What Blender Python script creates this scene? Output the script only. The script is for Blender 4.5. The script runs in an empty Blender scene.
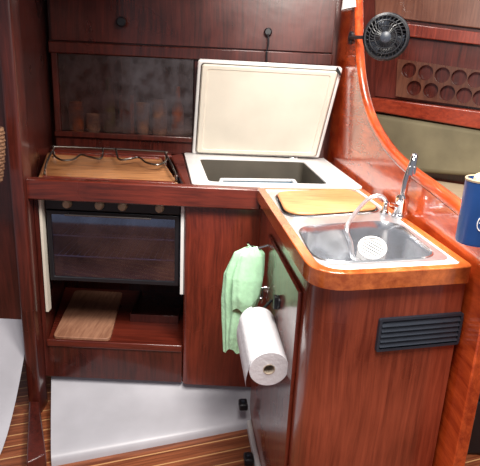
import bpy, bmesh, math, random
from mathutils import Vector, Matrix
random.seed(4)
scene = bpy.context.scene
try:
    scene.view_settings.view_transform = 'Standard'
except Exception: pass

# ---------------------------------------------------------------- camera
H = 1.50; PITCH = math.radians(17.5); ROLL = math.radians(2.7); FP_ = 540.0
CAM = Vector((0, 0, H))
F = Vector((0, math.cos(PITCH), -math.sin(PITCH)))
r0 = Vector((1, 0, 0)); u0 = Vector((0, math.sin(PITCH), math.cos(PITCH)))
Rv = r0*math.cos(ROLL) + u0*math.sin(ROLL)
Uv = -r0*math.sin(ROLL) + u0*math.cos(ROLL)
cd = bpy.data.cameras.new('camera'); cam = bpy.data.objects.new('camera', cd)
scene.collection.objects.link(cam); scene.camera = cam
cd.sensor_fit = 'HORIZONTAL'; cd.sensor_width = 36; cd.lens = FP_/480*36
M = Matrix((Rv, Uv, -F)).transposed().to_4x4(); M.translation = CAM
cam.matrix_world = M; cd.clip_start = 0.02

# survey helpers: where a sight line meets a real surface of the boat
def ray(u, v):
    return F*FP_ + Rv*(u-240) - Uv*(v-233)
def Pz(u, v, z):
    d = ray(u, v); return CAM + d*((z-H)/d.z)
def Py(u, v, y):
    d = ray(u, v); return CAM + d*(y/d.y)
def Pv(u, v, a, b):
    """vertical plane through ground points a,b"""
    n = Vector((-(b[1]-a[1]), b[0]-a[0], 0)); d = ray(u, v)
    return CAM + d*((Vector((a[0], a[1], H))-CAM).dot(n)/d.dot(n))

# ---------------------------------------------------------------- materials
def lin(c):
    return tuple(((x/255)/12.92 if x/255 <= .04045 else ((x/255+.055)/1.055)**2.4) for x in c)+(1,)
def newmat(name):
    m = bpy.data.materials.new(name); m.use_nodes = True
    return m, m.node_tree.nodes, m.node_tree.links, m.node_tree.nodes['Principled BSDF']
def plain(name, c, rough=.5, metal=0, var=.06, scale=18, coat=0, bump=0):
    m, N, L, B = newmat(name)
    tc = N.new('ShaderNodeTexCoord'); no = N.new('ShaderNodeTexNoise'); no.inputs['Scale'].default_value = scale
    no.inputs['Detail'].default_value = 4
    L.new(tc.outputs['Object'], no.inputs['Vector'])
    rp = N.new('ShaderNodeValToRGB'); a = lin(c)
    rp.color_ramp.elements[0].position = .3; rp.color_ramp.elements[1].position = .7
    rp.color_ramp.elements[0].color = tuple(x*(1-var*2) for x in a[:3])+(1,)
    rp.color_ramp.elements[1].color = tuple(min(1, x*(1+var)) for x in a[:3])+(1,)
    L.new(no.outputs['Fac'], rp.inputs['Fac']); L.new(rp.outputs['Color'], B.inputs['Base Color'])
    B.inputs['Roughness'].default_value = rough; B.inputs['Metallic'].default_value = metal
    B.inputs['Coat Weight'].default_value = coat
    if bump:
        bp = N.new('ShaderNodeBump'); bp.inputs['Strength'].default_value = bump; bp.inputs['Distance'].default_value = .004
        L.new(no.outputs['Fac'], bp.inputs['Height']); L.new(bp.outputs['Normal'], B.inputs['Normal'])
    return m
def wood(name, dark, light, grain=(28, 28, 1.6), rough=.3, coat=.4, rotz=0):
    m, N, L, B = newmat(name)
    tc = N.new('ShaderNodeTexCoord'); mp = N.new('ShaderNodeMapping')
    mp.inputs['Scale'].default_value = grain; mp.inputs['Rotation'].default_value = (0, 0, rotz)
    # gentle wander of the grain
    nw = N.new('ShaderNodeTexNoise'); nw.inputs['Scale'].default_value = 2.0; nw.inputs['Detail'].default_value = 1
    L.new(tc.outputs['Object'], nw.inputs['Vector'])
    vm = N.new('ShaderNodeVectorMath'); vm.operation = 'MULTIPLY_ADD'; vm.inputs[1].default_value = (.05, .05, .05)
    L.new(nw.outputs['Color'], vm.inputs[0]); L.new(tc.outputs['Object'], vm.inputs[2])
    L.new(vm.outputs[0], mp.inputs['Vector'])
    no = N.new('ShaderNodeTexNoise'); no.inputs['Scale'].default_value = 2.6; no.inputs['Detail'].default_value = 9
    no.inputs['Roughness'].default_value = .68; no.inputs['Distortion'].default_value = .3
    L.new(mp.outputs['Vector'], no.inputs['Vector'])
    n2 = N.new('ShaderNodeTexNoise'); n2.inputs['Scale'].default_value = 3.2; n2.inputs['Detail'].default_value = 3
    L.new(tc.outputs['Object'], n2.inputs['Vector'])
    ad = N.new('ShaderNodeMath'); ad.operation = 'MULTIPLY_ADD'; ad.inputs[1].default_value = .42
    L.new(n2.outputs['Fac'], ad.inputs[0])
    ad2 = N.new('ShaderNodeMath'); ad2.operation = 'MULTIPLY'; ad2.inputs[1].default_value = .58
    L.new(no.outputs['Fac'], ad2.inputs[0]); L.new(ad2.outputs[0], ad.inputs[2])
    rp = N.new('ShaderNodeValToRGB'); rp.color_ramp.elements[0].position = .38; rp.color_ramp.elements[1].position = .62
    rp.color_ramp.elements[0].color = lin(dark); rp.color_ramp.elements[1].color = lin(light)
    L.new(ad.outputs[0], rp.inputs['Fac']); L.new(rp.outputs['Color'], B.inputs['Base Color'])
    mr = N.new('ShaderNodeMapRange'); mr.inputs[1].default_value = .3; mr.inputs[2].default_value = .7
    mr.inputs[3].default_value = rough*.75; mr.inputs[4].default_value = rough*1.35
    L.new(n2.outputs['Fac'], mr.inputs[0]); L.new(mr.outputs[0], B.inputs['Roughness'])
    bp = N.new('ShaderNodeBump'); bp.inputs['Strength'].default_value = .25; bp.inputs['Distance'].default_value = .003
    n3 = N.new('ShaderNodeTexNoise'); n3.inputs['Scale'].default_value = 11; L.new(tc.outputs['Object'], n3.inputs['Vector'])
    L.new(n3.outputs['Fac'], bp.inputs['Height']); L.new(bp.outputs['Normal'], B.inputs['Coat Normal']); L.new(bp.outputs['Normal'], B.inputs['Normal'])
    B.inputs['Coat Weight'].default_value = coat; B.inputs['Coat Roughness'].default_value = .1
    return m
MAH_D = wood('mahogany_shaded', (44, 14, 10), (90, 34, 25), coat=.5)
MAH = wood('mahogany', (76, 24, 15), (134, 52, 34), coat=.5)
MAH_H = wood('mahogany_horizontal', (62, 21, 15), (116, 44, 30), grain=(1.6, 28, 28), coat=.5)
MAH_R = wood('mahogany_varnished', (140, 38, 14), (218, 92, 40), grain=(20, 2.2, 14), rough=.2, coat=.9)
MAH_F = wood('mahogany_front', (104, 38, 24), (170, 80, 54), grain=(30, 30, 1.4), rough=.3, coat=.6)
TRIM_O = wood('honey_trim', (156, 70, 26), (222, 122, 60), grain=(14, 2.5, 14), rough=.18, coat=.9)
BOARD = wood('board_brown', (112, 66, 36), (190, 132, 84), grain=(3, 26, 26), rough=.4, coat=.4)
BOARD_L = wood('board_pale', (180, 112, 66), (222, 162, 108), grain=(3, 40, 40), rough=.45, coat=.1)
BOARD_U = wood('board_lower', (126, 80, 60), (180, 130, 102), grain=(30, 3, 30), rough=.5, coat=0)
WHITE = plain('white_gelcoat', (228, 226, 224), .35, var=.03)
GREYW = plain('grey_gelcoat', (186, 185, 192), .4, var=.07, scale=5)
CREAM = plain('cream_panel', (218, 211, 196), .4, var=.04, scale=6)
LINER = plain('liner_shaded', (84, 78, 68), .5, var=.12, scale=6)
LAM = plain('white_laminate', (234, 232, 226), .3, var=.03)
STEEL = plain('brushed_steel', (230, 231, 234), .30, .85, var=.04, scale=40)
BOWLS = plain('bowl_steel', (206, 209, 214), .22, .93, var=.08, scale=14)
CHROME = plain('chrome', (225, 227, 230), .1, 1, var=.01)
WIRE = plain('dull_wire', (120, 116, 112), .3, 1, var=.05)
BLACK = plain('black_plastic', (22, 23, 28), .4, var=.1)
OVENG = plain('oven_enamel', (48, 50, 64), .5, var=.1)
RACKM = plain('rack_wire', (150, 150, 160), .4, .6)
KNOBM = plain('beige_knob', (172, 150, 124), .4)
VENTM = plain('dark_grey_plastic', (44, 50, 60), .45, var=.05)
RUB = plain('dark_inner', (70, 58, 50), .8)
TOWEL = plain('mint_cotton', (188, 238, 196), .9, var=.06, scale=50, bump=.5)
PAPER = plain('paper', (242, 242, 246), .85, var=.02, scale=90, bump=.4)
CARD = plain('cardboard', (196, 180, 160), .9)
BLUE = plain('blue_enamel', (34, 80, 146), .35, var=.06)
TEAL = plain('blue_plastic', (170, 200, 218), .4)
CUSH = plain('sage_cushion', (116, 108, 84), .9, var=.14, scale=6, bump=.3)
BEIGE = plain('beige_lining', (170, 150, 124), .8, var=.04)
WICK = wood('wicker', (90, 60, 42), (150, 112, 84), grain=(60, 60, 60), rough=.7, coat=0)
AMBER = plain('amber_jar', (190, 120, 76), .3, var=.15)
GREENB = plain('green_bottle', (100, 118, 84), .3, var=.1)
CLAY = plain('pale_ceramic', (206, 188, 172), .4, var=.05)
ORNG = plain('orange_tin', (190, 108, 72), .4, var=.1)

def acrylic(name, tint, tint2, fac, rough=.12, gc=(.8, .8, .85, 1), scale=9):
    """scuffed see-through sheet"""
    m, N, L, B = newmat(name)
    tc = N.new('ShaderNodeTexCoord'); no = N.new('ShaderNodeTexNoise'); no.inputs['Scale'].default_value = scale; no.inputs['Detail'].default_value = 5
    L.new(tc.outputs['Object'], no.inputs['Vector'])
    rp = N.new('ShaderNodeValToRGB'); rp.color_ramp.elements[0].position = .38; rp.color_ramp.elements[1].position = .62
    rp.color_ramp.elements[0].color = tint; rp.color_ramp.elements[1].color = tint2; L.new(no.outputs['Fac'], rp.inputs['Fac'])
    tr = N.new('ShaderNodeBsdfTransparent'); L.new(rp.outputs['Color'], tr.inputs['Color'])
    gl = N.new('ShaderNodeBsdfGlossy'); gl.inputs['Roughness'].default_value = rough; gl.inputs['Color'].default_value = gc
    mr = N.new('ShaderNodeMapRange'); mr.inputs[1].default_value = .35; mr.inputs[2].default_value = .65; mr.inputs[3].default_value = fac*.4; mr.inputs[4].default_value = fac*1.6
    L.new(no.outputs['Fac'], mr.inputs[0])
    mx = N.new('ShaderNodeMixShader'); L.new(mr.outputs[0], mx.inputs['Fac'])
    L.new(tr.outputs[0], mx.inputs[1]); L.new(gl.outputs[0], mx.inputs[2]); L.new(mx.outputs[0], N['Material Output'].inputs['Surface'])
    return m
GLASS = acrylic('smoked_acrylic', (.74, .64, .58, 1), (.40, .33, .32, 1), .17, .22, (1, .84, .78, 1), 14)
OGLASS = acrylic('oven_glass', (.58, .60, .72, 1), (.40, .42, .54, 1), .22, .04, (.7, .78, 1, 1), 4)

# sole: teak with thin holly strips
m, N, L, B = newmat('teak_and_holly'); SOLE = m
tc = N.new('ShaderNodeTexCoord'); mp = N.new('ShaderNodeMapping'); mp.inputs['Rotation'].default_value = (0, 0, -math.radians(20.5))
L.new(tc.outputs['Object'], mp.inputs['Vector'])
sp = N.new('ShaderNodeSeparateXYZ'); L.new(mp.outputs['Vector'], sp.inputs[0])
fr = N.new('ShaderNodeMath'); fr.operation = 'MULTIPLY'; fr.inputs[1].default_value = 1/.068; L.new(sp.outputs['Y'], fr.inputs[0])
f2 = N.new('ShaderNodeMath'); f2.operation = 'FRACT'; L.new(fr.outputs[0], f2.inputs[0])
gt = N.new('ShaderNodeMath'); gt.operation = 'GREATER_THAN'; gt.inputs[1].default_value = .91; L.new(f2.outputs[0], gt.inputs[0])
m2 = N.new('ShaderNodeMapping'); m2.inputs['Scale'].default_value = (2, 45, 10); L.new(mp.outputs['Vector'], m2.inputs['Vector'])
no = N.new('ShaderNodeTexNoise'); no.inputs['Scale'].default_value = 2; no.inputs['Detail'].default_value = 6; L.new(m2.outputs[0], no.inputs['Vector'])
rp = N.new('ShaderNodeValToRGB'); rp.color_ramp.elements[0].position = .35; rp.color_ramp.elements[1].position = .65
rp.color_ramp.elements[0].color = lin((104, 52, 30)); rp.color_ramp.elements[1].color = lin((150, 86, 54)); L.new(no.outputs['Fac'], rp.inputs['Fac'])
mc = N.new('ShaderNodeMix'); mc.data_type = 'RGBA'; L.new(gt.outputs[0], mc.inputs[0]); L.new(rp.outputs['Color'], mc.inputs[6]); mc.inputs[7].default_value = lin((196, 148, 100))
L.new(mc.outputs[2], B.inputs['Base Color']); B.inputs['Roughness'].default_value = .35

# ---------------------------------------------------------------- mesh helpers
def root(name, loc, label, category, group=None):
    e = bpy.data.objects.new(name, None); e.empty_display_size = .05; e.location = loc
    scene.collection.objects.link(e); e['label'] = label; e['category'] = category
    if group: e['group'] = group
    return e
def add(name, geo, mat, parent=None, bevel=0, smooth=False, label=None, category=None, kind=None, group=None, seg=2):
    verts, faces = geo
    vs = [Vector(v) for v in verts]
    mn = Vector([min(v[i] for v in vs) for i in range(3)]); mxx = Vector([max(v[i] for v in vs) for i in range(3)])
    o = Vector(((mn.x+mxx.x)/2, (mn.y+mxx.y)/2, mn.z))
    me = bpy.data.meshes.new(name); me.from_pydata([tuple(v-o) for v in vs], [], faces)
    bm = bmesh.new(); bm.from_mesh(me); bmesh.ops.recalc_face_normals(bm, faces=bm.faces); bm.to_mesh(me); bm.free()
    me.materials.append(mat)
    ob = bpy.data.objects.new(name, me); scene.collection.objects.link(ob)
    if parent: ob.parent = parent; ob.location = o-world_loc(parent)
    else: ob.location = o
    if bevel:
        b = ob.modifiers.new('bevel', 'BEVEL'); b.width = bevel; b.segments = seg; b.limit_method = 'ANGLE'; b.angle_limit = math.radians(40)
    if smooth or bevel:
        for p in me.polygons: p.use_smooth = True
        me.set_sharp_from_angle(angle=math.radians(38 if smooth else 30))
    if label: ob['label'] = label
    if category: ob['category'] = category
    if kind: ob['kind'] = kind
    if group: ob['group'] = group
    return ob
def world_loc(o):
    l = Vector(o.location); p = o.parent
    while p: l += Vector(p.location); p = p.parent
    return l
def join(*gs):
    V = []; Fc = []
    for v, f in gs:
        n = len(V); V += [tuple(x) for x in v]; Fc += [[i+n for i in q] for q in f]
    return V, Fc
def extr(poly3, vec):
    n = len(poly3); a = [Vector(p) for p in poly3]; b = [p+Vector(vec) for p in a]
    f = [list(range(n)), list(range(2*n-1, n-1, -1))]+[[i, (i+1) % n, (i+1) % n+n, i+n] for i in range(n)]
    return a+b, f
def prism(poly, z0, z1):
    return extr([(p[0], p[1], z0) for p in poly], (0, 0, z1-z0))
def box(x0, x1, y0, y1, z0, z1):
    return prism([(x0, y0), (x1, y0), (x1, y1), (x0, y1)], z0, z1)
def obox(c, ax, ay, az):
    c = Vector(c); ax = Vector(ax); ay = Vector(ay); az = Vector(az)
    return extr([c-ax-ay-az, c+ax-ay-az, c+ax+ay-az, c-ax+ay-az], az*2)
def rpoly(c, r, n=6):
    out = []; k = len(c); c = [Vector(p) for p in c]
    rs = r if isinstance(r, (list, tuple)) else [r]*k
    for i in range(k):
        p = c[i]; a = (c[i-1]-p); b = (c[(i+1) % k]-p); ri = rs[i]
        if ri <= 0: out.append(p.copy()); continue
        al = a.angle(b); d = min(ri/math.tan(al/2), a.length*.49, b.length*.49)
        p0 = p+a.normalized()*d; p1 = p+b.normalized()*d
        for j in range(n+1):
            t = j/n; out.append(p0*(1-t)**2+p*2*t*(1-t)+p1*t*t)
    return out
def loft(loops, cap0=False, cap1=False):
    V = []; Fc = []; n = len(loops[0])
    for l in loops: V += [Vector(p) for p in l]
    for k in range(len(loops)-1):
        for i in range(n):
            Fc.append([k*n+i, k*n+(i+1) % n, (k+1)*n+(i+1) % n, (k+1)*n+i])
    if cap0: Fc.append(list(range(n)))
    if cap1: Fc.append([(len(loops)-1)*n+i for i in range(n)])
    return V, Fc
def ringp(outer, inner, z0, z1):
    z = lambda l, h: [Vector((p[0], p[1], h)) for p in l]
    V, Fc = loft([z(outer, z0), z(outer, z1), z(inner, z1), z(inner, z0), z(outer, z0)])
    return V, Fc
def scale_loop(l, s, off=(0, 0)):
    c = sum((Vector((p[0], p[1])) for p in l), Vector((0, 0)))/len(l)
    return [Vector((c.x+(p[0]-c.x)*s+off[0], c.y+(p[1]-c.y)*s+off[1])) for p in l]
def inset_poly(c, d):
    c = [Vector((p[0], p[1])) for p in c]; k = len(c); out = []
    area = sum(c[i].x*c[(i+1) % k].y-c[(i+1) % k].x*c[i].y for i in range(k)); s = 1 if area > 0 else -1
    ds = d if isinstance(d, (list, tuple)) else [d]*k
    L_ = []
    for i in range(k):
        e = (c[(i+1) % k]-c[i]).normalized(); nrm = Vector((-e.y, e.x))*s
        L_.append((c[i]+nrm*ds[i], e))
    for i in range(k):
        p, e = L_[i-1]; q, g = L_[i]; den = e.x*g.y-e.y*g.x
        if abs(den) < 1e-6: out.append(q); continue
        t = ((q.x-p.x)*g.y-(q.y-p.y)*g.x)/den; out.append(p+e*t)
    return out
def holes(outer, hs, vec):
    """flat plate (3d loops) with holes, thickness vec"""
    bm = bmesh.new(); es = []
    for l in [outer]+hs:
        vs = [bm.verts.new(p) for p in l]
        for i in range(len(vs)): es.append(bm.edges.new((vs[i], vs[(i+1) % len(vs)])))
    bmesh.ops.triangle_fill(bm, use_beauty=True, edges=es)
    r = bmesh.ops.extrude_face_region(bm, geom=bm.faces[:])
    bmesh.ops.translate(bm, verts=[g for g in r['geom'] if isinstance(g, bmesh.types.BMVert)], vec=vec)
    bm.verts.index_update()
    out = ([v.co.copy() for v in bm.verts], [[v.index for v in f.verts] for f in bm.faces]); bm.free(); return out
def smoothpts(P, n=6, closed=False):
    P = [Vector(p) for p in P]; out = []; k = len(P)
    rng = range(k if closed else k-1)
    for i in rng:
        if closed: a, b, c, d = P[i-1], P[i], P[(i+1) % k], P[(i+2) % k]
        else: a, b, c, d = P[max(i-1, 0)], P[i], P[i+1], P[min(i+2, k-1)]
        for j in range(n):
            t = j/n; out.append(.5*((2*b)+(c-a)*t+(2*a-5*b+4*c-d)*t*t+(3*b-a-3*c+d)*t**3))
    if not closed: out.append(P[-1])
    return out
def tube(P, r, n=10, closed=False):
    P = [Vector(p) for p in P]; k = len(P); loops = []; N_ = None
    for i in range(k):
        if closed: t = (P[(i+1) % k]-P[i-1]).normalized()
        else: t = (P[min(i+1, k-1)]-P[max(i-1, 0)]).normalized()
        if N_ is None: N_ = t.orthogonal().normalized()
        N_ = (N_-t*N_.dot(t)).normalized(); b = t.cross(N_)
        ri = r[i] if isinstance(r, (list, tuple)) else r
        loops.append([P[i]+(N_*math.cos(2*math.pi*j/n)+b*math.sin(2*math.pi*j/n))*ri for j in range(n)])
    if closed: loops.append(loops[0])
    return loft(loops, not closed, not closed)
def lathe(o, prof, axis=(0, 0, 1), n=28, cap=True):
    """prof: (r,h)"""
    ax = Vector(axis).normalized(); a = ax.orthogonal().normalized(); b = ax.cross(a); o = Vector(o)
    loops = [[o+ax*h+(a*math.cos(2*math.pi*j/n)+b*math.sin(2*math.pi*j/n))*max(r, 1e-4) for j in range(n)] for r, h in prof]
    return loft(loops, cap, cap)
S = dict(kind='structure')

ZC = 1.03      # galley worktop
ZI = 1.04      # sink unit worktop
ZT = 2.0       # deckhead
# ---------------------------------------------------------------- floor, walls
add('floor', box(-2.2, 2.4, -.6, 3.6, -.03, 0), SOLE, **S)
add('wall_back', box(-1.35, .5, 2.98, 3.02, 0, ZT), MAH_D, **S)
add('ceiling', box(-1.5, -.10, 1.35, 3.1, ZT, ZT+.03), BEIGE, **S)
# bulkhead with the big sweeping opening
BA, BB = (.452, 2.92), (.600, 1.20)
bh = lambda u, v: Pv(u, v, BA, BB)
edge = [(353, -60), (355, 0), (356, 50), (360, 88), (369, 120), (385, 148), (406, 170), (429, 188), (453, 207), (474, 224)]
ep = smoothpts([bh(*e) for e in edge], 5)
top = Vector((ep[0].x, ep[0].y, ZT))
endp = Vector((BB[0], BB[1], ep[-1].z-.03))
ep = [p for p in ep if p.z < ZT-.02]
outline = [Vector((BA[0], BA[1], 0)), Vector((BA[0], BA[1], ZT)), top]+ep+[endp, Vector((BB[0], BB[1], 0))]
nrm = Vector((1.72, .148, 0)).normalized()
add('wall_right', extr(outline, nrm*.034), MAH_R, bevel=.004, **S)
rim = [top]+ep+[endp]
add('trim_1', tube([p+nrm*.017 for p in rim], .021, 10), MAH_R, smooth=True, **S)
# left bulkhead and post
add('wall_left', box(-1.5, -.875, 2.10, 2.13, .38, ZT), MAH_D, **S)
add('wall_left_inner', prism([(-.86, 2.10), (-.845, 2.10), (-1.05, 2.98), (-1.07, 2.98)], .14, ZT), MAH_D, **S)
post = root('corner_post', (-.84, 2.04, 0), 'dark varnished mahogany corner post beside the stove niche', 'post')
add('post_shaft', prism(rpoly([(-.885, 2.0), (-.830, 2.0), (-.830, 2.09), (-.885, 2.09)], .012, 3), .0, ZT), MAH_D, post, smooth=True)
# dark side board running down beside the pan
kb = [(-.875, 1.99), (-.83, 1.99), (-.687, 1.67), (-.74, 1.62)]
add('baseboard_left', prism(kb, 0, .07), MAH_D, bevel=.006, **S)
# white hull side, lower left
hp = []
for i in range(9):
    t = i/8; hp.append((t, .40*(1-t)**1.6))
V = []; Fc = []
for i, (t, z) in enumerate(hp):
    V += [Vector((-1.5, 2.10-.45*t, z)), Vector((-.89, 2.10-.40*t, z))]
for i in range(8): Fc.append([2*i, 2*i+1, 2*i+3, 2*i+2])
add('trim_2', (V, Fc), GREYW, smooth=True, **S)

# moulded pan under the galley: low rounded step rising gently to the cabinets
fa = Vector((-.675, 1.685)); fb = Vector((.085, 1.968))
e = (fb-fa).normalized(); nn = Vector((-e.y, e.x))
prof = [(0, 0), (.004, .014), (.010, .026), (.020, .034), (.035, .039), (.06, .043), (.11, .055), (.17, .075), (.23, .10), (.30, .14)]
lo = []
for s_, z in prof:
    k_ = s_/.30; k2 = k_*k_*(3-2*k_)
    a = (fa+nn*s_).lerp(Vector((-.82, 2.12)), k2); b = fb.lerp(Vector((.09, 2.12)), k_)
    lo.append([Vector((a.x, a.y, z)), Vector((b.x, b.y, z))])
V = [p for l in lo for p in l]; Fc = [[2*i, 2*i+1, 2*i+3, 2*i+2] for i in range(len(lo)-1)]
V2 = [Vector((p.x, p.y, 0)) for p in V]
n = len(V); Fc2 = [[i, i+2, i+2+n, i+n] for i in range(0, n-2, 2)]+[[i+1, i+3, i+3+n, i+1+n] for i in range(0, n-2, 2)]+[[n-2, n-1, 2*n-1, 2*n-2]]
add('trim_3', (V+V2, Fc+Fc2), GREYW, smooth=True, **S)

# ---------------------------------------------------------------- galley base cabinet
cab = root('base_cabinet', (-.36, 2.1, .14), 'dark mahogany galley base cabinet with a stove niche', 'cabinet')
add('panel', prism(rpoly([(-.226, 2.56), (-.226, 2.065), (.10, 2.065), (.10, 2.09), (-.205, 2.09), (-.205, 2.56)], [0, .03, 0, 0, 0, 0], 6), .14, .954), MAH, cab, smooth=True, label='curved mahogany end panel')
add('side_panel', prism([(-.829, 2.08), (-.812, 2.08), (-.93, 2.66), (-.947, 2.66)], .14, .954), MAH_D, cab)
add('back_panel', box(-.94, -.2, 2.66, 2.68, .14, .954), MAH_D, cab)
add('shelf', prism([(-.812, 2.085), (-.227, 2.085), (-.227, 2.66), (-.92, 2.66)], .29, .31), MAH_H, cab)
add('shelf_lip', box(-.812, -.228, 2.07, 2.085, .293, .325), MAH_H, cab, bevel=.004)
add('kickboard', box(-.812, -.228, 2.078, 2.095, .14, .29), MAH_D, cab)
add('liner', box(-.240, -.227, 2.085, 2.5, .56, .954), WHITE, cab, label='white liner strip beside the oven')
add('liner', box(-.811, -.80, 2.085, 2.12, .45, .954), CREAM, cab, label='cream liner strip beside the oven')

# worktop
ib = [Pz(192, 185.5, ZC), Pz(363, 189, ZC), Pz(322, 158, ZC), Pz(184, 154, ZC)]
wt = prism([(-.865, 2.03), (.075, 2.03), (.075, 2.075), (-.865, 2.075)], .955, 1.038)
add('worktop', join(wt,
    prism([(-.225, 2.075), (ib[0].x-.002, 2.075), (ib[0].x-.002, ib[0].y), (ib[3].x-.004, ib[3].y), (ib[3].x-.075, ib[3].y)], 1.0, ZC),
    prism([(-.995, 2.76), (ib[3].x-.05, 2.76), (ib[3].x-.01, 2.84), (-1.01, 2.84)], 1.0, ZC)),
    MAH_H, bevel=.006, label='mahogany galley worktop with a thick fiddle rail front', category='worktop')

# upper lockers
up = root('upper_locker', (-.3, 2.9, 1.52), 'dark mahogany overhead locker with one long front', 'cabinet')
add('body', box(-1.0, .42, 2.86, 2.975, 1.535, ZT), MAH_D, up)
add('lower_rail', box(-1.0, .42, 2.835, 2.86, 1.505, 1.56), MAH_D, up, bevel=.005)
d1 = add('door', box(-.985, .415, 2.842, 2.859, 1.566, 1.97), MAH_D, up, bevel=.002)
k = Py(122, 22, 2.83)
add('knob', lathe(k, [(.0, -.03), (.018, -.03), (.024, -.022), (.022, -.008), (.012, -.004), (.012, .012)], (0, 1, 0)), BLACK, d1, smooth=True, label='round black knob')
k = Py(268, 32, 2.83)
add('knob', join(lathe(k, [(.0, -.02), (.014, -.02), (.02, -.01), (.02, .012)], (0, 1, 0)), tube(smoothpts([k+Vector((0, -.02, -.01)), k+Vector((.004, -.025, -.05)), k+Vector((-.002, -.022, -.10)), k+Vector((.002, -.022, -.14))], 5), .004, 6)), BLACK, d1, smooth=True, label='black latch with a hanging cord')

# glazed locker behind stove
gk = root('glazed_locker', (-.64, 2.9, 1.09), 'shallow crockery locker with smoked sliding doors', 'cabinet')
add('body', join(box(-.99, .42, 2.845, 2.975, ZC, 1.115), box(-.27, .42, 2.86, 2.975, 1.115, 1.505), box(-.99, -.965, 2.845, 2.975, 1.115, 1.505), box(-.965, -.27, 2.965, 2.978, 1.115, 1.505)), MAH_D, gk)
add('sill', box(-.99, -.26, 2.825, 2.844, 1.09, 1.118), MAH_D, gk, bevel=.004)
add('sliding_door', box(-.962, -.60, 2.865, 2.869, 1.118, 1.503), GLASS, gk)
add('sliding_door', box(-.64, -.275, 2.856, 2.860, 1.118, 1.503), GLASS, gk)
def vessel(name, x, prof, mat, label, cat, y=2.918):
    add(name, lathe((x, y, 1.1151), prof, n=20), mat, smooth=True, label=label, category=cat)
vessel('jar', -.90, [(.035, 0), (.038, .01), (.038, .12), (.03, .13), (.033, .132), (.033, .15), (.0, .152)], AMBER, 'amber glass storage jar on the locker shelf', 'jar')
vessel('mug', -.81, [(.03, 0), (.036, .01), (.038, .09), (.034, .09), (.03, .012), (0, .01)], CLAY, 'pale ceramic mug behind the smoked door', 'mug')
vessel('bottle', -.725, [(.03, 0), (.032, .01), (.032, .17), (.012, .22), (.012, .28), (.0, .282)], GREENB, 'dark green bottle behind the smoked door', 'bottle')
vessel('tin', -.63, [(.036, 0), (.038, .004), (.038, .19), (.036, .194), (0, .196)], ORNG, 'orange food tin behind the smoked door', 'tin')
vessel('glass', -.545, [(.026, 0), (.03, .01), (.036, .16), (.033, .16), (.026, .012), (0, .01)], CLAY, 'pale tumbler on the locker shelf', 'glass')
vessel('jar', -.455, [(.035, 0), (.038, .01), (.038, .14), (.03, .16), (.033, .162), (.033, .18), (.0, .182)], CLAY, 'pale storage jar on the locker shelf', 'jar')
vessel('bottle', -.36, [(.03, 0), (.032, .01), (.032, .14), (.012, .19), (.012, .25), (.0, .252)], AMBER, 'brown bottle behind the smoked door', 'bottle')

# ---------------------------------------------------------------- stove
st = root('gimballed_stove', (-.52, 2.1, .58), 'gimballed galley stove with dark glass oven door and wire pot rails', 'stove')
KS = .26
def sx(x, y): return (x-KS*(y-2.1), y)
def sk(x0, x1, y0, y1, z0, z1): return prism([sx(x0, y0), sx(x1, y0), sx(x1, y1), sx(x0, y1)], z0, z1)
X0, X1 = -.795, -.245
add('body', join(box(X0, X0+.012, 2.125, 2.48, .585, .972), box(X1-.012, X1, 2.125, 2.48, .585, .972), box(X0, X1, 2.468, 2.48, .585, .972), box(X0, X1, 2.125, 2.48, .585, .60), box(X0, X1, 2.125, 2.48, .90, .972)), OVENG, st)
add('front_panel', box(X0, X1, 2.108, 2.124, .898, .953), BLACK, st, bevel=.004, label='dark control panel')
dr = add('oven_door', holes([Vector((X0+.004, 2.106, .588)), Vector((X1-.004, 2.106, .588)), Vector((X1-.004, 2.106, .895)), Vector((X0+.004, 2.106, .895))], [[Vector((X0+.022, 2.106, .606)), Vector((X1-.022, 2.106, .606)), Vector((X1-.022, 2.106, .878)), Vector((X0+.022, 2.106, .878))]], (0, .018, 0)), BLACK, st, bevel=.003, label='black framed oven door')
add('window', box(X0+.02, X1-.02, 2.112, 2.116, .604, .880), OGLASS, dr, label='tinted glass window')
add('handle', join(tube([(-.71, 2.088, .884), (-.36, 2.088, .884)], .004, 8), tube([(-.70, 2.088, .884), (-.70, 2.108, .884)], .004, 8), tube([(-.37, 2.088, .884), (-.37, 2.108, .884)], .004, 8)), WIRE, dr, smooth=True)
for zz in (.69, .78):
    g = [tube([(X0+.014, y_, zz), (X1-.014, y_, zz)], .0035, 6) for y_ in (2.135, 2.44)]
    g += [tube([(X0+.03+i*.0272, 2.135, zz), (X0+.03+i*.0272, 2.44, zz)], .002, 5) for i in range(19)]
    add('oven_rack', join(*g), RACKM, st, smooth=True, label='wire oven rack')
for i, u in enumerate((68, 100, 123, 160)):
    p = Py(u, 207, 2.112)
    add('knob', lathe((p.x, 2.108, .926), [(.019, 0), (.018, -.012), (.014, -.022), (0, -.024)], (0, 1, 0), 16), KNOBM, st, smooth=True, label='beige burner knob')
add('hob', sk(X0, X1, 2.10, 2.52, .974, .985), STEEL, st, bevel=.003)
TL = math.radians(4)
def tz(y, z): return z+(y-2.1)*math.tan(TL)
bp = rpoly([sx(X0-.02, 2.105), sx(X1-.002, 2.105), sx(X1-.03, 2.55), sx(X0-.02, 2.55)], .02, 4)
cb = root('cover_board', (-.56, 2.3, .99), 'yellow-brown wooden cover board resting on the stove top', 'board')
add('board', loft([[(p[0], p[1], tz(p[1], z)) for p in bp] for z in (.994, 1.022)], True, True), BOARD, cb, bevel=.004)
for yy, r_ in ((2.112, 0), (2.512, .02)):
    pl = [sx(X0, yy), sx(X1-.02-r_, yy), sx(X1-.02-r_, yy+.024), sx(X0, yy+.024)]
    add('batten', loft([[(p[0], p[1], tz(p[1], z)) for p in pl] for z in (1.021, 1.029)], True, True), MAH, cb, bevel=.002)
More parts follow.
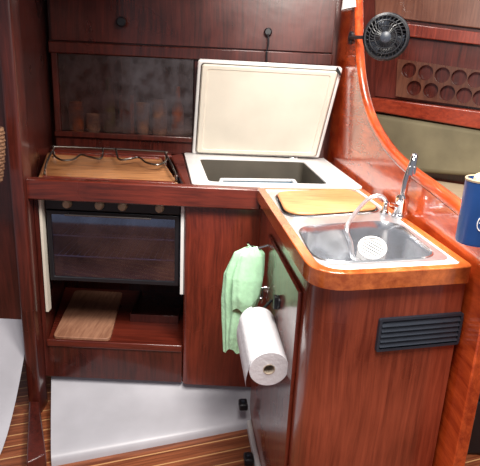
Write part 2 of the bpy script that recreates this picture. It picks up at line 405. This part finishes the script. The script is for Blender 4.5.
zr = 1.062
def w(x, y, z): q = sx(x, y); return (q[0], q[1], tz(y, z))
add('pot_rail', tube(smoothpts([w(X0+.005, 2.14, zr-.03), w(X0+.01, 2.2, zr), w(X0+.02, 2.45, zr), w(X0+.05, 2.5, zr), w(X1-.05, 2.5, zr), w(X1-.02, 2.45, zr), w(X1-.015, 2.2, zr), w(X1-.01, 2.14, zr-.03)], 6), .0045, 8), WIRE, st, smooth=True, label='wire pot rail around the hob')
for cx, s_ in ((-.68, 1), (-.36, -1)):
    pts = [w(cx-.10*s_, 2.5, zr), w(cx-.09*s_, 2.38, zr-.008), w(cx-.05*s_, 2.30, zr-.01), w(cx, 2.32, zr-.01), w(cx+.03*s_, 2.40, zr-.008), w(cx+.07*s_, 2.37, zr-.008), w(cx+.12*s_, 2.36, zr-.01), w(cx+.13*s_, 2.5, zr)]
    add('pot_clamp', tube(smoothpts(pts, 6), .0045, 8), WIRE, st, smooth=True, label='curled wire pot clamp')
for x, y in ((X0+.02, 2.45), (X1-.02, 2.45), (X0+.008, 2.15), (X1-.012, 2.15)):
    add('rail_post', tube([w(x, y, .985), w(x, y, zr-.01)], .005, 8), CHROME, st, smooth=True)

bq = rpoly([(-.795, 2.10), (-.545, 2.10), (-.60, 2.60), (-.85, 2.60)], .03, 4)
add('chopping_board', prism(bq, .3102, .326), BOARD_U, bevel=.003, label='worn pale chopping board lying in the space under the oven', category='board')
add('baking_tray', join(box(-.50, -.27, 2.3, 2.6, .3102, .314), box(-.50, -.27, 2.3, 2.303, .312, .35), box(-.50, -.497, 2.3, 2.6, .312, .35), box(-.273, -.27, 2.3, 2.6, .312, .35)), MAH_D, bevel=.001, label='dark shallow tray stowed under the oven', category='tray')

# ---------------------------------------------------------------- icebox
ice = root('icebox', ((ib[0].x+ib[2].x)/2, 2.45, .56), 'built-in top-loading icebox with raised cream lid', 'icebox')
outer = rpoly([(p.x, p.y) for p in ib], .02, 4)
inn_c = inset_poly([(p.x, p.y) for p in ib], [.045, .135, .15, .07])
inner = rpoly(inn_c, .035, 4)
add('rim', ringp(outer, inner, .98, ZC+.008), WHITE, ice, bevel=.003)
l3 = lambda l, z: [Vector((p[0], p[1], z)) for p in l]
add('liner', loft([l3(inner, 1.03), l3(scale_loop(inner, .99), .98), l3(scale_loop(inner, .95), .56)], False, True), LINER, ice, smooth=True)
q = [Py(192, 154, 2.80), Py(319, 158, 2.80), Py(343, 68, 2.72), Py(198, 60, 2.72)]
lid = root('lid', (0, 0, 0), 'x', 'x'); del lid['category']; lid['label'] = 'raised insulated lid, cream inside'
lid.parent = ice; lid.location = Vector(((q[0].x+q[1].x)/2, 2.80, q[0].z))-Vector(ice.location)
c3 = sum(q, Vector())/4; ln = (q[1]-q[0]).cross(q[3]-q[0]).normalized()
if ln.y > 0: ln = -ln
oq = rpoly(q, .012, 5)
add('shell', extr(oq, -ln*.045), WHITE, lid, bevel=.006)
iq = rpoly([c3+(p-c3)*.95 for p in q], .016, 5)
add('gasket', extr(iq, ln*.006), RUB, lid)
sc_ = lambda s, h: [c3+(p-c3)*s+ln*h for p in iq]
add('inner_panel', loft([sc_(.985, 0), sc_(.985, .018), sc_(.965, .026), sc_(.90, .026), sc_(.885, .021), sc_(.875, .021)], True, True), CREAM, lid, smooth=True)
add('stay', tube([q[2]+ln*.01+Vector((-.03, 0, 0)), q[2]+ln*.02+Vector((-.012, -.005, -.03))], .006, 8), BLACK, lid, smooth=True, label='black lid catch')
for sgn in (.2, .8):
    hpnt = q[0].lerp(q[1], sgn)
    add('hinge', obox(hpnt+Vector((0, .005, -.012)), (.025, 0, 0), (0, .012, 0), (0, 0, .012)), CHROME, lid, bevel=.003)
tp = [Pz(218, 188, .985), Pz(300, 188, .985), Pz(294, 179, .985), Pz(221, 178, .985)]
tq = rpoly([(p.x, p.y) for p in tp], .012, 3)
tray = root('storage_tub', (tp[0].lerp(tp[2], .5).x, tp[0].lerp(tp[2], .5).y, .565), 'pale blue plastic tub standing in the icebox', 'container')
add('tub', loft([l3(scale_loop(tq, .9), .565), l3(tq, .975)], True, False), TEAL, tray, smooth=True)
add('tub_rim', ringp(scale_loop(tq, 1.03), scale_loop(tq, .93), .972, .985), WHITE, tray, bevel=.003, label='white rim')

# ---------------------------------------------------------------- sink unit
C = [Pz(257, 189, ZI), Pz(314, 277, ZI), Pz(475, 268, ZI), Pz(364, 190, ZI)]   # far-left, near-left, near-right, far-right
C2 = [Vector((p.x, p.y)) for p in C]
def bhx(y): return BA[0]+(BB[0]-BA[0])*(BA[1]-y)/(BA[1]-BB[1])
C2[2].x = min(C2[2].x, bhx(C2[2].y)-.002); C2[3].x = min(C2[3].x, bhx(C2[3].y)-.002)
isl = root('sink_cabinet', (.33, 1.6, 0), 'mahogany sink cabinet with vented front and a side door', 'cabinet')
body = inset_poly(C2, [.022, .022, .004, 0])
bl = rpoly(body, [0, .10, .0, 0], 10)
iw = inset_poly(body, .018); il = rpoly(iw, [0, .085, .0, 0], 10)
add('body', ringp(bl, il, 0, ZI-.042), MAH_F, isl, smooth=True)
S0, S1, S2 = body[0], body[1], body[2]
spl = lambda u, v: Pv(u, v, S0, S1)
fpl = lambda u, v: Pv(u, v, S1, S2)
sd = (S1-S0).normalized(); sn = Vector((sd.y, -sd.x))
if sn.x > 0: sn = -sn
fd = (S2-S1).normalized(); fn = Vector((fd.y, -fd.x))
if fn.y > 0: fn = -fn
sl = (S1-S0).length
def side(s, z, off=0): p = S0+sd*s+sn*off; return Vector((p.x, p.y, z))
def front(s, z, off=0): p = S1+fd*s+fn*off; return Vector((p.x, p.y, z))
door = add('door', extr([side(.22, .22), side(sl-.14, .22), side(sl-.14, .93), side(.22, .93)], (sn.x*.012, sn.y*.012, 0)), MAH, isl, bevel=.004)
lat = spl(283, 302); s_l = (Vector((lat.x, lat.y))-S0).dot(sd)
ls = side(s_l, lat.z, .012)
add('latch', join(lathe(ls, [(.022, 0), (.022, .006), (.014, .01), (0, .01)], (sn.x, sn.y, 0), 18), obox(ls+Vector((sn.x, sn.y, 0))*.012, (sd.x*.012, sd.y*.012, 0), (sn.x*.006, sn.y*.006, 0), (0, 0, .02))), BLACK, door, bevel=.001, label='black turn latch')
va = fpl(379, 316); vb = fpl(456, 345)
s0v = (Vector((va.x, va.y))-S1).dot(fd); s1v = (Vector((vb.x, vb.y))-S1).dot(fd)
z1v = (fpl(379, 317).z+fpl(456, 313).z)/2; z0v = (fpl(378, 348).z+fpl(455, 345).z)/2
vent = root('vent_grille', front((s0v+s1v)/2, z0v), 'dark grey louvred vent grille on the cabinet front', 'vent')
o_ = rpoly([front(s0v, z0v, 0), front(s1v, z0v, 0), front(s1v, z1v, 0), front(s0v, z1v, 0)], .006, 3)
i_ = rpoly([front(s0v+.007, z0v+.007, 0), front(s1v-.007, z0v+.007, 0), front(s1v-.007, z1v-.007, 0), front(s0v+.007, z1v-.007, 0)], .004, 3)
fv = Vector((fn.x, fn.y, 0))
add('frame', loft([o_, [p+fv*.009 for p in o_], [p+fv*.009 for p in i_], i_, o_]), VENTM, vent)
add('backing', extr([p+fv*.0005 for p in i_], fv*.0015), BLACK, vent)
ns = 5
for i in range(ns):
    zz = z0v+.01+(z1v-z0v-.02)*(i+.5)/ns; hh = (z1v-z0v-.02)/ns*.36
    a = front(s0v+.008, zz, .005); b = front(s1v-.008, zz, .005); c = (a+b)/2
    add('louvre', obox(c, (b-a)/2, fv*.002+Vector((0, 0, .0008)), Vector((0, 0, hh))-fv*.0035), VENTM, vent)

to = rpoly(C2, [.0, .095, .03, 0], 12)
ti_c = inset_poly(C2, [.03, .026, .022, .006]); ti = rpoly(ti_c, [0, .07, .03, 0], 12)
top_r = root('sink_worktop', (.33, 1.6, ZI-.04), 'white laminate worktop edged in amber varnished wood', 'worktop')
add('edging', ringp(to, ti, ZI-.040, ZI+.004), TRIM_O, top_r, bevel=.009, seg=3, label='amber varnished wooden edging')
def P2(u, v, z=ZI): p = Pz(u, v, z); return Vector((p.x, p.y))
deck_c = [P2(267, 192.5), P2(354, 189.5), P2(453, 261), P2(309, 268)]
deck = rpoly(deck_c, [.03, .03, .05, .06], 6)
b1 = rpoly([P2(274, 195), P2(353, 191.5), P2(382, 213), P2(285, 220)], .075, 8)
b2 = rpoly([P2(297, 228), P2(395, 221), P2(439, 258.5), P2(316, 265)], .08, 8)
add('laminate', holes(l3(ti, ZI-.02), [l3(scale_loop(deck, .985), ZI-.02)], (0, 0, .02)), LAM, top_r)
snk = root('sink', (.35, 1.6, ZI-.20), 'stainless steel double sink set into the worktop', 'sink')
add('deck', holes(l3(deck, ZI+.0005), [l3(b1, ZI+.0005), l3(b2, ZI+.0005)], (0, 0, .002)), STEEL, snk)
def bowl(b, dep):
    return loft([l3(scale_loop(b, 1.02), ZI+.003), l3(scale_loop(b, 1.0), ZI+.006), l3(scale_loop(b, .975), ZI-.004), l3(scale_loop(b, .955), ZI-.02), l3(scale_loop(b, .92), ZI-dep*.5), l3(scale_loop(b, .88), ZI-dep*.75), l3(scale_loop(b, .82), ZI-dep*.9), l3(scale_loop(b, .72), ZI-dep*.98), l3(scale_loop(b, .6), ZI-dep), l3(scale_loop(b, .12), ZI-dep-.003)], False, True)
add('bowl', bowl(b1, .12), BOWLS, snk, smooth=True)
add('bowl', bowl(b2, .185), BOWLS, snk, smooth=True)
cc = sum(b2, Vector((0, 0)))/len(b2)
add('drain', lathe((cc.x, cc.y, ZI-.1865), [(.035, 0), (.035, .003), (.022, .004), (.02, 0), (0, 0)]), CHROME, snk, smooth=True)
sb_ = scale_loop(b1, .96)
brd = root('sink_board', (sb_[0].x, sb_[0].y, ZI+.006), 'tan-brown wooden board with rounded corners over the sink bowl', 'board')
add('board', prism([(p.x, p.y) for p in sb_], ZI+.0065, ZI+.016), BOARD_L, brd, bevel=.004)

# faucet
fb_ = Pz(400, 217, ZI+.0025)
fau = root('faucet', fb_, 'chrome swan-neck galley faucet with lever', 'faucet')
def a3(x, y, z): return fb_+Vector((x, y, z))
add('base', lathe(fb_, [(.030, 0), (.030, .007), (.022, .013), (.019, .045), (.022, .05), (.022, .066), (.013, .075), (0, .076)]), CHROME, fau, smooth=True)
add('spout', tube(smoothpts([a3(0, 0, .05), a3(.004, 0, .12), a3(.012, 0, .165), a3(.015, -.01, .192), a3(.010, -.03, .205), a3(.004, -.045, .195), a3(.001, -.05, .172)], 6), .0105, 12), CHROME, fau, smooth=True)
add('aerator', lathe(a3(.001, -.05, .150), [(.0, 0), (.013, 0), (.013, .026), (.0105, .028)]), CHROME, fau, smooth=True)
add('lever', join(tube([a3(0, 0, .035), a3(-.035, -.02, .045), a3(-.06, -.035, .052)], .006, 8), lathe(a3(-.06, -.035, .052), [(0, -.010), (.010, -.005), (.010, .005), (0, .010)])), CHROME, fau, smooth=True)

sb = Pz(371, 254, ZI-.055)
h0 = Pz(384, 214, ZI+.0025)
br = root('spray_hose', h0, 'steel spray hose looping into the sink with ribbed white head', 'hose')
ax = Vector((-.10, -.55, .83)).normalized()
he = Pz(352, 232, ZI+.02)
add('hose', tube(smoothpts([h0, h0+Vector((0, 0, .045)), h0+Vector((-.03, -.015, .065)), h0+Vector((-.075, -.04, .05)), he+Vector((-.012, .015, .015)), he+Vector((-.002, -.01, -.03)), he+Vector((.012, -.01, -.075)), sb-ax*.05], 7), .0065, 10), STEEL, br, smooth=True, label='pale flexible hose')
add('hose_socket', lathe(h0, [(.016, 0), (.016, .006), (.010, .012), (.009, .03), (0, .031)]), CHROME, br, smooth=True)
pr = [(0, -.07), (.022, -.068)]
for i in range(8):
    h_ = -.064+i*.0115; r_ = .026+.012*min(1, i/4)
    pr += [(r_, h_), (r_+.0025, h_+.004), (r_, h_+.008)]
pr += [(.041, .028), (.041, .033), (.036, .034), (.034, .026), (0, .025)]
hd_ = add('spray_head', lathe(sb, pr, ax, 32), WHITE, br, smooth=True, label='white ribbed round spray head')
o1 = ax.orthogonal().normalized(); o2 = ax.cross(o1)
add('ribs', join(*[tube([sb+ax*.0265+o1*d+o2*math.sqrt(.032**2-d*d), sb+ax*.0265+o1*d-o2*math.sqrt(.032**2-d*d)], .0018, 6) for d in (-.025, -.015, -.005, .005, .015, .025)]), VENTM, hd_, smooth=True, label='grey ribs')

# ---------------------------------------------------------------- paper towel, hook, green towel
def s_at(y): return (S0.y-y)/(-sd.y)
pn = side(s_at(1.37), .665, .066); pf_ = side(s_at(1.615), .69, .066)
axr = (pf_-pn); axl = axr.length; axn = axr.normalized()
RR = .058
rl = root('paper_towel_roll', pn.lerp(pf_, .5)-Vector((0, 0, RR)), 'full white paper towel roll hanging on the cabinet side', 'paper towel')
add('paper', lathe(pn, [(.018, 0), (RR-.001, 0), (RR, .002), (RR, axl-.002), (RR-.001, axl), (.018, axl), (.018, 0)], axn, 36, cap=False), PAPER, rl, smooth=True)
add('core', lathe(pn, [(.0178, -.001), (.0178, axl+.001), (.0155, axl+.001), (.0155, -.001), (.0178, -.001)], axn, 28, cap=False), CARD, rl, smooth=True)
up_ = Vector((0, 0, 1)); sdv = Vector((sn.x, sn.y, 0))
tl = []
for i in range(12):
    t = i/11
    if t < .45:
        an = math.radians(70-70*t/.45); off = sdv*math.cos(an)*(RR+.0015)+up_*math.sin(an)*(RR+.0015)
    else:
        k_ = (t-.45)/.55; off = sdv*(RR+.0015+.006*math.sin(k_*3))+up_*(-.075*k_)
    tl.append([pn+off+axn*(axl*(j/4))*(1) for j in range(5)])
add('loose_sheet', ([p for l in tl for p in l], [[5*i+j, 5*i+j+1, 5*i+j+6, 5*i+j+5] for i in range(11) for j in range(4)]), PAPER, rl, smooth=True)
hd = root('roll_holder', side(s_at(1.5), .67), 'dark wire paper towel holder screwed to the cabinet side', 'holder')
add('rod', tube([pn+axn*.02, pf_+axn*.03], .006, 8), WIRE, hd, smooth=True)
add('arm', tube(smoothpts([pf_+axn*.03, side(s_at(1.65), .71, .05), side(s_at(1.655), .75, .012)], 5), .005, 8), BLACK, hd, smooth=True)
hk = spl(268, 290); shk = (Vector((hk.x, hk.y))-S0).dot(sd)
hr = root('hook', side(shk, hk.z, .0), 'chrome ring hook on the cabinet door', 'hook')
rc = side(shk, hk.z-.02, .022)
add('ring', tube([rc+Vector((sd.x, sd.y, 0))*.022*math.cos(a)+Vector((0, 0, .028*math.sin(a))) for a in [2*math.pi*i/20 for i in range(20)]], .0035, 8, True), CHROME, hr, smooth=True)
add('plate', lathe(side(shk, hk.z+.008, .012), [(.012, 0), (.012, .004), (.005, .006), (.005, .014), (0, .015)], (sn.x, sn.y, 0), 16), CHROME, hr, smooth=True)

def bunch(keys, nf, amp, ph, nz=34, nt=72):
    """keys: (z, cx, cy, rx, ry); bunched hanging cloth"""
    loops = []
    for j in range(nz+1):
        t = j/nz*(len(keys)-1); i = min(int(t), len(keys)-2); f = t-i; f = f*f*(3-2*f)
        z, cx, cy, rx, ry = [a*(1-f)+b*f for a, b in zip(keys[i], keys[i+1])]
        lp_ = []
        for k_ in range(nt):
            th = 2*math.pi*k_/nt
            m_ = 1+amp*math.sin(nf*th+ph+j*.05)+amp*.5*math.sin((nf*2+1)*th+ph*2-j*.09)+.05*math.sin(2*th+j*.2)
            zz = z+(.012*math.sin(3*th+ph) if j > nz*.6 else 0)*(j/nz)
            lp_.append(Vector((cx+rx*m_*math.cos(th), cy+ry*m_*math.sin(th), zz)))
        loops.append(lp_)
    return loft(loops, True, True)
bx = side(s_at(1.80), 0, .082)
tr_ = root('dish_towel', (bx.x, bx.y, .46), 'pale mint cotton dish towel hanging loosely from a hook', 'towel')
add('cloth', bunch([(.885, bx.x+.016, bx.y, .024, .016), (.865, bx.x+.006, bx.y, .046, .024), (.78, bx.x-.010, bx.y, .060, .030), (.68, bx.x-.016, bx.y, .060, .032), (.60, bx.x-.024, bx.y, .050, .028), (.53, bx.x-.034, bx.y, .036, .024), (.48, bx.x-.036, bx.y, .030, .018)], 4, .13, .8), TOWEL, tr_, smooth=True)
add('cloth_fold', bunch([(.89, bx.x+.018, bx.y-.02, .016, .012), (.865, bx.x+.010, bx.y-.028, .034, .014), (.78, bx.x+.002, bx.y-.034, .044, .018), (.70, bx.x-.002, bx.y-.036, .040, .018), (.655, bx.x-.004, bx.y-.032, .034, .012)], 3, .18, 2.1, 22), TOWEL, tr_, smooth=True)
hk2 = root('hook.001', side(s_at(1.77), .87), 'small chrome coat hook holding the towel', 'hook')
add('hook_arm', tube(smoothpts([side(s_at(1.79), .90, .0), side(s_at(1.79), .89, .03), side(s_at(1.79), .885, .06), side(s_at(1.79), .905, .085)], 5), .005, 8), CHROME, hk2, smooth=True)

bq_ = [side(.0, 0, .0), side(sl-.12, 0, .0), side(sl-.12, 0, .02), side(.0, 0, .02)]
add('baseboard_sink', extr(bq_, (0, 0, .035)), WHITE, bevel=.004, **S)
for (u, v, z) in ((244, 408, .10), (258, 462, .0)):
    p = Pz(u, v, z); z0 = z
    s0_ = max(.03, (Vector((p.x, p.y))-S0).dot(sd))
    p = side(s0_, z0, .04)
    rs = root('floor_catch', p, 'small black plastic floorboard catch beside the cabinet base', 'catch', group='black floor catches')
    add('block', extr([p+Vector((sd.x*a+sn.x*b, sd.y*a+sn.y*b, .002)) for a, b in ((-.025, -.018), (.025, -.018), (.025, .018), (-.025, .018))], (0, 0, .03)), BLACK, rs, bevel=.006)
    add('pin', lathe(p+Vector((0, 0, .03)), [(.008, 0), (.008, .008), (0, .01)]), VENTM, rs, smooth=True)

# ---------------------------------------------------------------- cabin fan
fc = Py(386, 37, 2.10)
fan = root('cabin_fan', fc, 'small black caged cabin fan clipped to the bulkhead', 'fan')
fx = Vector((-.28, -1, -.05)).normalized(); f1 = fx.orthogonal().normalized(); f2_ = fx.cross(f1)
R = .076
def circ(r, h, n=36): return [fc+fx*h+(f1*math.cos(2*math.pi*i/n)+f2_*math.sin(2*math.pi*i/n))*r for i in range(n)]
cage = [tube(circ(R, 0), .008, 8, True), tube(circ(R*.97, .024), .004, 6, True), tube(circ(R*.75, .036), .0025, 6, True), tube(circ(R*.5, .040), .0025, 6, True)]
for i in range(30):
    a = 2*math.pi*i/30; d = f1*math.cos(a)+f2_*math.sin(a); d2_ = f1*math.cos(a+.25)+f2_*math.sin(a+.25)
    cage.append(tube([fc+d*R, fc+fx*.026+d*R*.95, fc+fx*.038+d2_*R*.6, fc+fx*.042+d2_*R*.2], .0018, 5))
add('cage', join(*cage), BLACK, fan, smooth=True)
add('housing', lathe(fc, [(R, .006), (R*1.04, -.01), (R*.98, -.04), (R*.75, -.065), (.04, -.075), (0, -.075)], fx, 36, cap=False), BLACK, fan, smooth=True)
add('hub', lathe(fc+fx*.036, [(R*.26, 0), (R*.26, .006), (R*.18, .010), (0, .011)], fx), VENTM, fan, smooth=True)
add('motor', lathe(fc-fx*.11, [(0, 0), (.030, .002), (.036, .01), (.036, .04), (.0, .045)], fx), BLACK, fan, smooth=True)
for i in range(3):
    a0 = 2*math.pi*i/3; V = []; 
    for r_ in (.014, .03, .05, .066):
        for da, h in ((-.42, -.008), (0, 0), (.42, .010)):
            a = a0+da*(.6+r_*6); V.append(fc+fx*(h+.008)+(f1*math.cos(a)+f2_*math.sin(a))*r_)
    Fc = [[3*j+k_, 3*j+k_+1, 3*j+k_+4, 3*j+k_+3] for j in range(3) for k_ in range(2)]
    bl_ = add('blade', (V, Fc), VENTM, fan, smooth=True); bl_.modifiers.new('s', 'SOLIDIFY').thickness = .0015
mt = bh(356, 20)
add('bracket', join(tube(smoothpts([fc-fx*.09, fc-fx*.11+Vector((-.01, .02, .0)), Vector((mt.x-.01, mt.y, fc.z+.02)), Vector((mt.x-.002, mt.y+.03, fc.z+.02))], 5), .008, 8), lathe(Vector((mt.x-.004, mt.y+.035, fc.z+.02)), [(.028, 0), (.028, .01), (.02, .014), (0, .014)], (-1, -.1, 0), 20)), BLACK, fan, smooth=True)
lp = bh(354, 6)+Vector((-.02, 0, 0))
lm = root('reading_lamp', lp, 'small white reading lamp fixed above the fan', 'lamp')
add('lamp_shade', lathe(lp, [(.014, .05), (.024, .045), (.040, -.014), (.037, -.014), (.018, .04), (0, .042)], (-.2, .1, 1)), WHITE, lm, smooth=True)
add('lamp_bracket', tube([lp+Vector((0, 0, .04)), lp+Vector((.02, .0, .06))], .006, 8), WHITE, lm, smooth=True)

# ---------------------------------------------------------------- blue utensil holder on bulkhead
bc = Vector((.546, 1.205, 1.125))
cp = root('utensil_holder', bc, 'blue enamel utensil holder with a small white emblem', 'holder')
Rb = .041
add('cup', lathe(bc, [(0, 0), (Rb*.96, 0), (Rb, .006), (Rb, .145), (Rb*1.02, .148), (Rb*.95, .15), (Rb*.92, .145), (Rb*.9, .01), (0, .008)], n=36), BLUE, cp, smooth=True)
add('rim', lathe(bc+Vector((0, 0, .145)), [(Rb*1.02, 0), (Rb*1.03, .004), (Rb*.98, .007), (Rb*.92, .005), (Rb*1.02, 0)], n=36, cap=False), BEIGE, cp, smooth=True, label='beige rim')
em = bc+Vector((0, 0, .055))
def cyl(a, z): return em+Vector((math.sin(a)*Rb*1.012, -math.cos(a)*Rb*1.012, z))
add('emblem', join(tube([cyl(-.2+.20*math.cos(t), .016*math.sin(t)) for t in [2*math.pi*i/18 for i in range(18)]], .0012, 6, True), tube([cyl(-.2, -.012), cyl(-.2, .012)], .0012, 6), tube([cyl(-.32, .002), cyl(-.08, .002)], .0012, 6)), WHITE, cp, smooth=True)
add('bracket', box(bc.x+.03, bhx(1.22)-.001, 1.225, 1.24, 1.16, 1.20), BLACK, cp)
sp_ = root('sponge', bc+Vector((-.004, .0, .1)), 'tan sponge pushed into the blue holder', 'sponge')
add('sponge_block', obox(bc+Vector((.0, 0, .125)), (.027, .003, .004), (0, .015, 0), (.004, 0, .040)), plain('sponge_cream', (214, 192, 156), .9, var=.1, scale=60, bump=.5), sp_, bevel=.008)

# ---------------------------------------------------------------- wicker basket
wb = Vector((-.918, 1.86, 1.06))
wk = root('wicker_basket', wb, 'small brown woven wicker basket hanging beside the post', 'basket')
rows = []
for i in range(15):
    rr = .062+.018*math.sin(i/14*1.8)
    rows.append(tube([wb+Vector((math.cos(a)*(rr+.002*math.sin(a*12+i*math.pi)), math.sin(a)*(rr+.002*math.sin(a*12+i*math.pi)), .006+i*.0125)) for a in [2*math.pi*j/48 for j in range(48)]], .0068, 6, True))
rows.append(lathe(wb, [(0, 0), (.062, 0), (.062, .006), (0, .006)]))
add('basket_body', join(*rows), WICK, wk, smooth=True)
add('handle', tube(smoothpts([wb+Vector((0, .075, .18)), wb+Vector((0, .06, .25)), wb+Vector((0, 0, .28)), wb+Vector((0, -.06, .25)), wb+Vector((0, -.075, .18))], 6), .006, 8), WICK, wk, smooth=True)
add('hanging_strap', tube(smoothpts([wb+Vector((0, 0, .28)), wb+Vector((.01, .06, .36)), Vector((-.90, 2.02, wb.z+.45)), Vector((-.90, 2.105, wb.z+.46))], 6), .004, 8), WICK, wk, smooth=True)

# ---------------------------------------------------------------- saloon seen through the opening
SA, SB = (.42, 3.15), (1.75, 2.35)
sa = Vector(SA); sbv = Vector(SB); se = (sbv-sa).normalized(); snn = Vector((se.y, -se.x))
if snn.y > 0: snn = -snn
s3 = Vector((snn.x, snn.y, 0))
spv = lambda u, v: Pv(u, v, SA, SB)
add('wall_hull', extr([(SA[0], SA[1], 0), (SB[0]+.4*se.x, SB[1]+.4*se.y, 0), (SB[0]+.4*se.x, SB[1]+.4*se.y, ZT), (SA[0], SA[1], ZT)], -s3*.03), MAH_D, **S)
def quad(pxs, off0, th): return extr([spv(*p)+s3*off0 for p in pxs], s3*th)
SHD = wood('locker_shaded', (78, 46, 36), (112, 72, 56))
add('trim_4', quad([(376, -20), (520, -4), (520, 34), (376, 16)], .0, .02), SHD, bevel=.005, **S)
shf = root('bookshelf', spv(440, 108), 'mahogany side shelf with rows of round cutouts in its fascia', 'shelf')
add('top_rail', quad([(376, 20), (520, 38), (520, 50), (376, 33)], .02, .02), MAH, shf, bevel=.004)
add('backboard', quad([(376, 34), (520, 50), (520, 112), (376, 96)], 0, .01), MAH_D, shf)
ou = [spv(*p)+s3*.03 for p in [(400, 59), (520, 76), (520, 113), (398, 96)]]
hs = []
for row in (-8.5, 8.5):
    for i in range(7):
        cx_ = 411+i*16.5+(5 if row > 0 else 0); cy_ = 79.0+(cx_-412)*.145+row
        c_ = spv(cx_, cy_)+s3*.03; rr = .037
        hs.append([c_+Vector((se.x, se.y, 0))*rr*math.cos(2*math.pi*j/20)+Vector((0, 0, rr*math.sin(2*math.pi*j/20))) for j in range(20)])
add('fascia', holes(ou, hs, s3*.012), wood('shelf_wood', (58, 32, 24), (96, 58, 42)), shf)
add('shelf_board', quad([(376, 97), (520, 115), (520, 134), (376, 110)], .0, .09), wood('shelf_rail_wood', (100, 32, 20), (150, 58, 34), grain=(1.6, 28, 28)), shf, bevel=.006)
set_ = root('settee', (1.1, 2.5, 0), 'saloon settee with sage green cushions on a mahogany base', 'settee')
bk = [spv(*p) for p in [(376, 112), (520, 134), (520, 178), (376, 167)]]
add('back_cushion', extr([p+s3*.01 for p in bk], s3*.07), CUSH, set_, bevel=.025, seg=4)
zt = min(bk[3].z, bk[2].z)
def sq(o0, o1, z0, z1):
    a = sa+se*.46; b = sbv+se*.35
    return prism([a+snn*o0, b+snn*o0, b+snn*o1, a+snn*o1], z0, z1)
add('seat_cushion', sq(.02, .40, zt-.13, zt-.02), BEIGE, set_, bevel=.02, seg=3, label='pale beige seat cushion')
add('base', sq(.02, .38, 0, zt-.135), MAH_H, set_, bevel=.004)
cz = root('case', (.88, 1.98, 0), 'black equipment case on the saloon sole', 'case')
add('case_body', box(.76, 1.06, 1.86, 2.1, 0, .26), BLACK, cz, bevel=.015)
add('case_lid', box(.755, 1.065, 1.855, 2.105, .265, .31), BLACK, cz, bevel=.012)
add('handle', tube(smoothpts([(.86, 1.85, .2), (.87, 1.825, .2), (.95, 1.825, .2), (.96, 1.85, .2)], 5), .006, 8), VENTM, cz, smooth=True)

# ---------------------------------------------------------------- light
def area(name, loc, tgt, size, power, color=(1, 1, 1), sy=None):
    l = bpy.data.lights.new(name, 'AREA'); l.energy = power; l.size = size; l.color = color
    if sy: l.shape = 'RECTANGLE'; l.size_y = sy
    o = bpy.data.objects.new(name, l); scene.collection.objects.link(o); o.location = loc
    o.rotation_euler = (Vector(tgt)-Vector(loc)).to_track_quat('-Z', 'Y').to_euler(); return o
area('hatch_light', (.34, 1.15, 2.2), (.40, 1.6, .9), .45, 44, (1, .94, .86))
area('forward_hatch_light', (.25, 2.45, 2.6), (.33, 1.9, .9), .5, 16, (1, .95, .9))
area('companionway_light', (.12, .25, 2.9), (.08, 1.85, .5), .9, 60, (1, .95, .90), .9)
area('saloon_light', (1.4, 1.7, 2.3), (1.1, 2.7, 1.1), .6, 7, (1, .93, .82))
wd = bpy.data.worlds.new('world'); scene.world = wd; wd.use_nodes = True
bg = wd.node_tree.nodes['Background']; bg.inputs[0].default_value = (.88, .88, 1, 1); bg.inputs[1].default_value = .28
